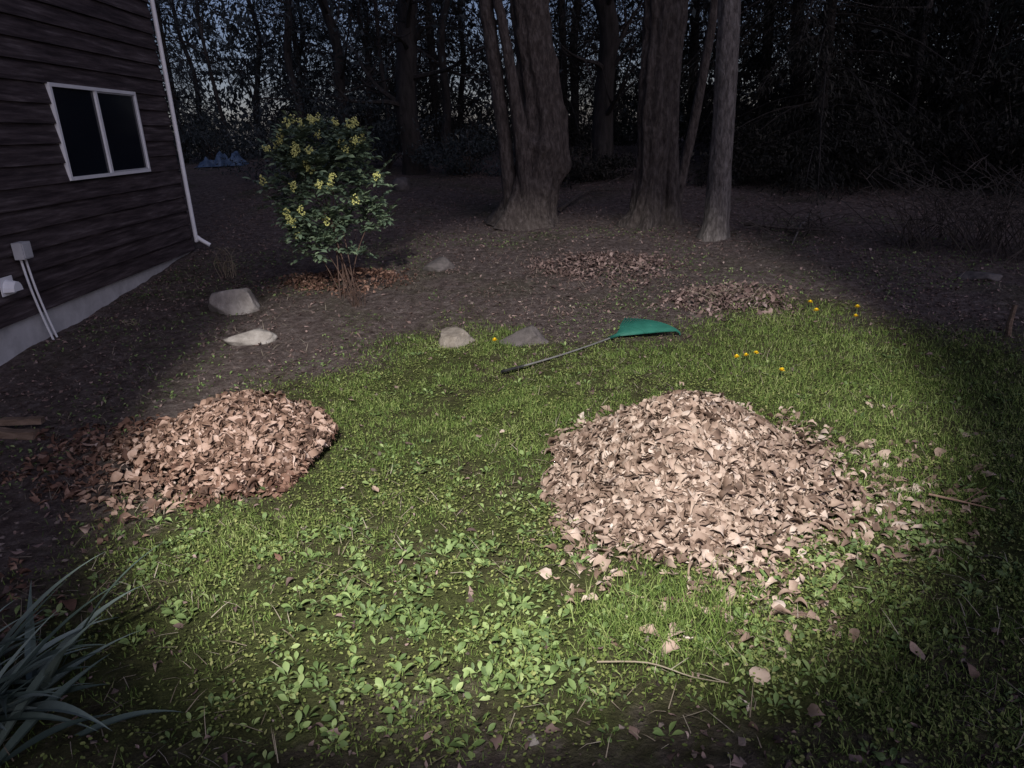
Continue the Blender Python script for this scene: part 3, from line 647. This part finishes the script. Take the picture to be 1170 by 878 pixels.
def back_tree(px, Y, w_, lean, label, mat, tw=14, cn=900, sub=3):
    p = pt(px, 150, Y); g0_ = np.array([p[0], Y, float(G(p[0], Y))]); r0 = w_/2/F*Y
    t = empty('background_tree', g0_, label, 'tree', 'trees standing in the wood behind')
    mb = MB(); pts = [g0_+(0,0,-.1)]; hh = 9
    for k_ in range(1, 8): pts.append(g0_+np.array([lean*k_*hh/7+random.gauss(0,.13), random.gauss(0,.1), k_*hh/7]))
    q_, rd = smoothpath(pts, [r0*1.35]+[r0*(1-.1*k_) for k_ in range(7)], 5); tube(mb, q_, rd, 12, fn=bark_fn(px, .08, g0_[2], .2)); mb.build('trunk', mat, t, smooth=True)
    mb = MB()
    for k_ in range(tw):
        z_ = random.uniform(1.0, 7); i_ = min(int(z_/9*len(q_)), len(q_)-1)
        d_ = np.array([random.uniform(-1,1), random.uniform(-1,1), random.uniform(-.1,1.0)]); L_ = random.uniform(1.0, 2.6); rl = max(r0*.3, .018)
        lp_ = limb(mb, q_[i_], d_, L_, rl, k_)
        for s_ in range(sub):
            limb(mb, lp_[random.randint(3, 10)], d_+rng.normal(0,.8,3), L_*.45, rl*.45, s_)
    mb.build('limbs', mat, t); crown(t, g0_+np.array([lean*7, 0, 4.8]), (2.2,2,2.8), cn, M['haze_woodleaf'], .14)
for args in [(474,15.5,22,.03,'stout dark trunk in the wood, first one left of the gnarled tree'),(400,17,11,-.06,'slim dark trunk rising behind the flowering shrub'),
             (506,19,9,.05,'thin trunk just left of the gnarled tree, farther back'),
             (688,14,22,.0,'black straight trunk between the gnarled tree and the split-trunk tree'),(336,21,9,.08,'slender trunk above the left part of the flowering shrub'),
             (905,14.5,14,.02,'dark trunk first to the right of the slim grey tree'),
             (655,21,9,.03,'far thin trunk seen right beside the gnarled burl')]:
    back_tree(*args, M['bark_dark'], 14, 1100)
for px, Y, w_, ln in [(228,25,5,.02),(262,22,4,-.06),(300,26,6,.05),(365,25,5,-.05),(425,23,6,.02),(448,20,5,-.08),(528,24,6,.05)]:
    back_tree(px, Y, w_, ln, 'very thin dark trunk in the far wood between the house corner and the gnarled tree', M['bark_dark'], 20, 1000, 4)
for args in [(1037,13,7,.01,'thin pale grey trunk in the dark wood on the right'),(1094,12.5,6,-.01,'thinnest pale trunk near the right edge of the wood')]:
    back_tree(*args, M['bark_grey'], 7, 300)
def evergreen(seed, hgt_, rad, n_br, low, mat):
    rs = random.Random(seed); t = empty('evergreen_tree', (0,0,0), 'x', 'tree', 'dark evergreens of the wood')
    mb = MB(); tube(mb, [(0,0,-.2),(0.02,0,hgt_*.5),(0,0,hgt_)], [.12,.08,.02], 8); mb.build('trunk', M['bark_dark'], t)
    mb = MB(); br = MB(); PP = []; YA = []; TI = []
    for k_ in range(n_br):
        z_ = low+(hgt_-low)*(k_/n_br)**1.35; L_ = rad*(1-(z_/hgt_)**1.5)*rs.uniform(.5, 1.15)+.2; th = rs.uniform(0, 6.28)
        dirx = np.array([math.cos(th), math.sin(th), 0]); P_ = []; up = rs.uniform(.0, .3); dn_ = rs.uniform(.3, .8)
        for q_ in range(7):
            u_ = q_/6; P_.append(np.array([0,0,z_])+dirx*L_*u_+np.array([0,0,L_*(up*u_-dn_*u_*u_)]))
        tube(br, P_, np.linspace(.02,.004,7), 4)
        P_ = np.array(P_)
        for q_ in range(int(130+130*L_)):
            u_ = rs.uniform(.05, 1)*6; i_ = min(int(u_), 5); p_ = P_[i_]*(1-u_+i_)+P_[i_+1]*(u_-i_)
            wd_ = .38*L_*(1-u_/7.5)*.5; s_ = rs.gauss(0, wd_)
            p_ = p_+np.array([-dirx[1], dirx[0], 0])*s_+np.array([0,0,-abs(s_)*.6-abs(rs.gauss(0,.1))])
            PP.append(p_); YA.append(th-1.57+rs.gauss(0,.55)+(.6 if s_ > 0 else -.6)); TI.append(rs.gauss(-.6,.4))
    k = len(PP); s_ = rng.uniform(.06,.16,k)
    scatter(mb, simple, PP, rotm(np.array(YA), np.array(TI), rng.normal(0,.5,k)), np.stack([s_*.42, s_, s_], -1))
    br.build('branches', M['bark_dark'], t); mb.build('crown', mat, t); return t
ev = [evergreen(1, 8.5, 2.5, 105, .3, M['brownneedle']), evergreen(2, 7.5, 2.1, 95, .25, M['needle']), evergreen(3, 9.5, 2.8, 110, .5, M['brownneedle']), evergreen(4, 9.0, 2.9, 110, .4, M['haze_woodleaf'])]
spots = [(935,12.6,0,'dark evergreen first right of the slim grey tree, branches sweeping low'),(1030,13.8,2,'broad dark evergreen in the middle of the right-hand wood'),(1130,12.8,0,'dark evergreen at the right edge beyond the brush'),
         (1250,10.8,1,'dark evergreen just past the right edge of the lawn'),(985,17,1,'evergreen farther back between the two right-hand ones'),(1085,17.5,2,'tall evergreen farther back near the right edge'),
         (870,16,2,'evergreen behind the slim grey tree'),(790,20,0,'evergreen seen through the gap left of the slim grey tree'),(700,22,1,'evergreen seen behind the black straight trunk'),
         (645,18,2,'evergreen directly behind the gnarled tree'),
         (500,23,2,'evergreen rising far back left of the gnarled tree'),(350,24,3,'haze-tinted evergreen far back left of the flowering shrub'),(1190,15,0,'evergreen at the far right, second row'),
         (205,22,3,'haze-tinted evergreen seen right beside the house corner'),(430,25,3,'haze-tinted evergreen rising right behind the flowering shrub')]
used = set()
for i_, (px, Y, k_, lb) in enumerate(spots):
    p = pt(px, 150, Y); loc = (p[0], Y, float(G(p[0], Y))); src = ev[k_]
    if k_ in used: dup(src, loc, random.uniform(0, 6.28), random.uniform(.85, 1.15), lb)
    else:
        src.location = tuple(map(float, loc)); src['label'] = lb; used.add(k_)
n = 130000; x = rng.uniform(-34, 36, n); y = rng.uniform(27, 42, n); z_ = 12*rng.uniform(0, 1, n)**1.2+.6
cl = vn(x*.5, z_*.5+y*.1, 71)*.6+vn(x*2.2, z_*2.2, 72)*.4
thr = .26+.042*z_-.17*(x > 6)
ok = cl > thr; x, y, z_ = x[ok], y[ok], z_[ok]; k = len(x)
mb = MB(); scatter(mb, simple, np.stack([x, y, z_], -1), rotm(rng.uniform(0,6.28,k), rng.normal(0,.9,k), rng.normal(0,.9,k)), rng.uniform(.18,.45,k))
tag(mb.build('far_wood', M['haze_woodleaf']), 'distant mass of woodland foliage closing the view behind the trees', 'woodland', kind='stuff')
def bush(px, Y, rx_, rz_, label, mat, sz=.075, n=4200):
    p = pt(px, 150, Y); g0_ = np.array([p[0], Y, float(G(p[0], Y))])
    t = empty('understory_bush', g0_, label, 'bush', 'bushes under the trees'); mb = MB()
    for k_ in range(14): limb(mb, g0_, (random.uniform(-1,1), random.uniform(-1,1), 1), rz_*1.3, .015, k_)
    mb.build('stems', M['twig'], t); crown(t, g0_+np.array([0,0,rz_*.6]), (rx_, rx_*.8, rz_*.7), n, mat, sz, 'foliage', 26)
for a_ in [(330,15,1.5,1.1,'low dark bush behind the flowering shrub on its left'),(440,16.5,1.3,1.0,'low dark bush right of the flowering shrub at the wood edge'),(530,15,1.0,.8,'low bush left of the gnarled trunk'),
           (240,21,1.5,.9,'low bush beside the blue tarp'),(670,13.5,1.1,.5,'low dark undergrowth between gnarled and split trees'),(870,12.4,1.0,.6,'low dark bush right of the slim grey tree'),
           (980,12.0,1.3,.7,'dark undergrowth bush on the right in front of the evergreens'),(1090,11.4,1.3,.9,'dark undergrowth bush at the right by the brambles'),(1180,10.4,1.2,1.1,'dark bush at the right edge of the picture')]:
    bush(*a_, M['brownneedle'] if a_[0] > 600 else M['haze_woodleaf'])
random.seed(12)
twiggy(1085, 280, 80, .8, 1.0, 'bramble_thicket', 'tangle of bare brown brambles at the right beneath the evergreens', M['twig'], 'brambles', .006)
twiggy(1165, 295, 70, .9, .9, 'bramble_thicket', 'bare brown bramble tangle touching the right edge of the picture', M['twig'], 'brambles', .006)
twiggy(915, 268, 30, .35, .7, 'brush_heap', 'low heap of bare sticks right of the slim grey tree', M['twig'], 'brush', .007)
twiggy(835, 345, 30, .14, .35, 'brush_heap', 'flat scatter of dry stalks over the far leaf drift', M['dryst'], 'brush', .003)
def stick(pix, r0, label, mat, lift=.02, nm='fallen_stick'):
    P_ = [gp(a_, b_)+np.array([0,0,lift+random.uniform(0,.01)]) for a_, b_ in pix]; o0 = P_[0]
    pts, rd = smoothpath(P_, np.linspace(r0, r0*.4, len(P_)), 4); mb = MB(); tube(mb, pts, rd, 7)
    m_ = len(pts)//2; e_ = pts[m_]+np.array([.12, .05, .04])*(r0/.006); tube(mb, [pts[m_], (pts[m_]+e_)/2, e_], [r0*.5, r0*.4, r0*.2], 5)
    tag(mb.build(nm, mat, origin=o0), label, 'stick')
stick([(682,768),(740,770),(790,785),(832,790)], .003, 'thin brown stick lying in the weeds in front of the big leaf pile', M['dryst'], .022)
stick([(1060,572),(1100,582),(1135,592)], .006, 'rusty brown stick right of the big leaf pile', M['leaf_red'])
stick([(925,250),(915,262),(905,285)], .02, 'fallen grey branch right of the slim grey tree', M['bark_grey'], .05, 'fallen_branch')
stick([(850,262),(900,268),(960,272)], .025, 'long fallen branch along the wood edge on the right', M['bark'], .06, 'fallen_branch')
stick([(640,245),(670,225),(700,222)], .03, 'fallen branch lying between the gnarled and the split trees', M['bark'], .06, 'fallen_branch')
g = gp(1152, 385); mb = MB(); tube(mb, [g+(0,0,-.05), g+(-.01,0,.1), g+(.005,0,.24)], [.022,.02,.016], 7); tag(mb.build('stake', M['wood'], origin=g), 'short broken wooden stake standing in soil at the right edge', 'stake')
def plank(px, py, L_, w_, h_, rz, label, lift=0):
    g = gp(px, py); mb = MB(); n_ = 8; V = []
    for k_ in range(n_+1):
        x_ = (k_/n_-.5)*L_; ww = w_/2*(1+random.uniform(-.12,.12)); hh = h_*(1+random.uniform(-.15,.15))
        V += [(x_,-ww,0),(x_,ww,0),(x_,ww*.8,hh),(x_,-ww*.7,hh*.95)]
    f = [(k_*4+c_, k_*4+(c_+1)%4, k_*4+4+(c_+1)%4, k_*4+4+c_) for k_ in range(n_) for c_ in range(4)]
    mb.add(V, [f, [(0,3,2,1)], [(n_*4, n_*4+1, n_*4+2, n_*4+3)]]); o = mb.build('wood_piece', M['wood']); o.location = (g[0], g[1], g[2]+lift); o.rotation_euler = (0, .04, rz); tag(o, label, 'wood')
plank(22, 492, .3, .05, .035, .1, 'split wood piece on the soil at the left edge, upper one', .04)
plank(12, 500, .36, .07, .045, -.15, 'split wood piece on the soil at the left edge, lower one')
p = pt(252, 160, 19); gz = float(G(p[0], 19)); mb = MB(); n_ = 40
u_, v_ = np.meshgrid(np.linspace(-1,1,n_), np.linspace(-1,1,n_)); hh = np.clip(1-u_**4, 0, 1)*np.clip(1-v_**4, 0, 1)
z_ = hh*(.4*np.clip(vn(u_*4+3, v_*1.2, 83)*2.4-1.0, -.1, .6)+.14*vn(u_*9, v_*9, 81))
i = np.arange(n_-1)[:, None]; j = np.arange(n_-1)[None]; q = np.stack([i*n_+j, i*n_+j+1, (i+1)*n_+j+1, (i+1)*n_+j], -1).reshape(-1, 4)
mb.add(np.stack([p[0]+u_*.6, 19+v_*.5, gz+.0+z_], -1).reshape(-1,3), [q])
tag(mb.build('tarp_heap', M['tarp'], origin=(p[0],19,gz)), 'heap under a crumpled blue tarp far back beside the house', 'tarp')
lt = [leaf_temp(.35, 6, .9, .4, .3) for _ in range(2)]
for pp, s_, lb in [((430,567),.05,'pale curled leaf alone on the grass between the two leaf piles'),((1045,755),.07,'brown leaf lying alone in the shaded grass at the lower right'),((992,460),.07,'pale leaf on the grass right of the big leaf pile'),((402,463),.05,'pale leaf on the grass just right of the rusty leaf pile')]:
    g = gp(*pp); mb = MB(); scatter(mb, lt, [g+(0,0,.03)], rotm(np.array([random.uniform(0,6)]), np.array([.3]), np.array([.2])), np.array([s_]))
    tag(mb.build('loose_leaf', M['leaf_pale'], origin=g), lb, 'leaf')
# ------------------------------------------------------------------ light
w = bpy.data.worlds.new('World'); bpy.context.scene.world = w; w.use_nodes = True; nt = w.node_tree
bg = nt.nodes['Background']; sky = nt.nodes.new('ShaderNodeTexSky'); sky.sky_type = 'NISHITA'; sky.sun_disc = False
sky.sun_elevation = R(28); sky.sun_rotation = R(150)
mx = nt.nodes.new('ShaderNodeMixRGB'); mx.blend_type = 'MULTIPLY'; mx.inputs[0].default_value = 1; mx.inputs[2].default_value = (.9, .86, 1.12, 1)
nt.links.new(sky.outputs[0], mx.inputs[1]); nt.links.new(mx.outputs[0], bg.inputs['Color']); bg.inputs['Strength'].default_value = .043
sl = bpy.data.lights.new('dusk_sun', 'SUN'); sl.energy = .72; sl.angle = R(60); sl.color = (.85,.83,1); so_ = bpy.data.objects.new('dusk_sun', sl); C.objects.link(so_)
so_.rotation_euler = Vector((-.4, .9, -.65)).to_track_quat('-Z', 'Y').to_euler()
lp = bpy.data.lights.new('house_floodlight', 'SPOT'); lp.energy = 4500; lp.spot_size = R(36.6); lp.spot_blend = .32; lp.shadow_soft_size = .15; lp.color = (1, .98, .93)
lo = bpy.data.objects.new('house_floodlight', lp); C.objects.link(lo); lo.location = (-.6, -2.0, 5.0)
tgt = Vector((.12, 4.58, 0)); lo.rotation_euler = (tgt-Vector(lo.location)).to_track_quat('-Z', 'Y').to_euler()
# ------------------------------------------------------------------ camera object
cd = bpy.data.cameras.new('camera'); co_ = bpy.data.objects.new('camera', cd); C.objects.link(co_)
cd.sensor_width = 36; cd.lens = 36*F/1170; cd.clip_end = 500; cd.clip_start = .05
Xw = Vector((1,0,0)); Uw = Vector((0, sp_, cp)); Fw = Vector((0, cp, -sp_))
Rv = cr*Xw-sr*Uw; Uv = sr*Xw+cr*Uw
mat = Matrix(((Rv.x, Uv.x, -Fw.x, 0),(Rv.y, Uv.y, -Fw.y, 0),(Rv.z, Uv.z, -Fw.z, H),(0,0,0,1)))
co_.matrix_world = mat; bpy.context.scene.camera = co_
sc_ = bpy.context.scene; sc_.view_settings.view_transform = 'Standard'; sc_.view_settings.look = 'None'; sc_.view_settings.exposure = 0
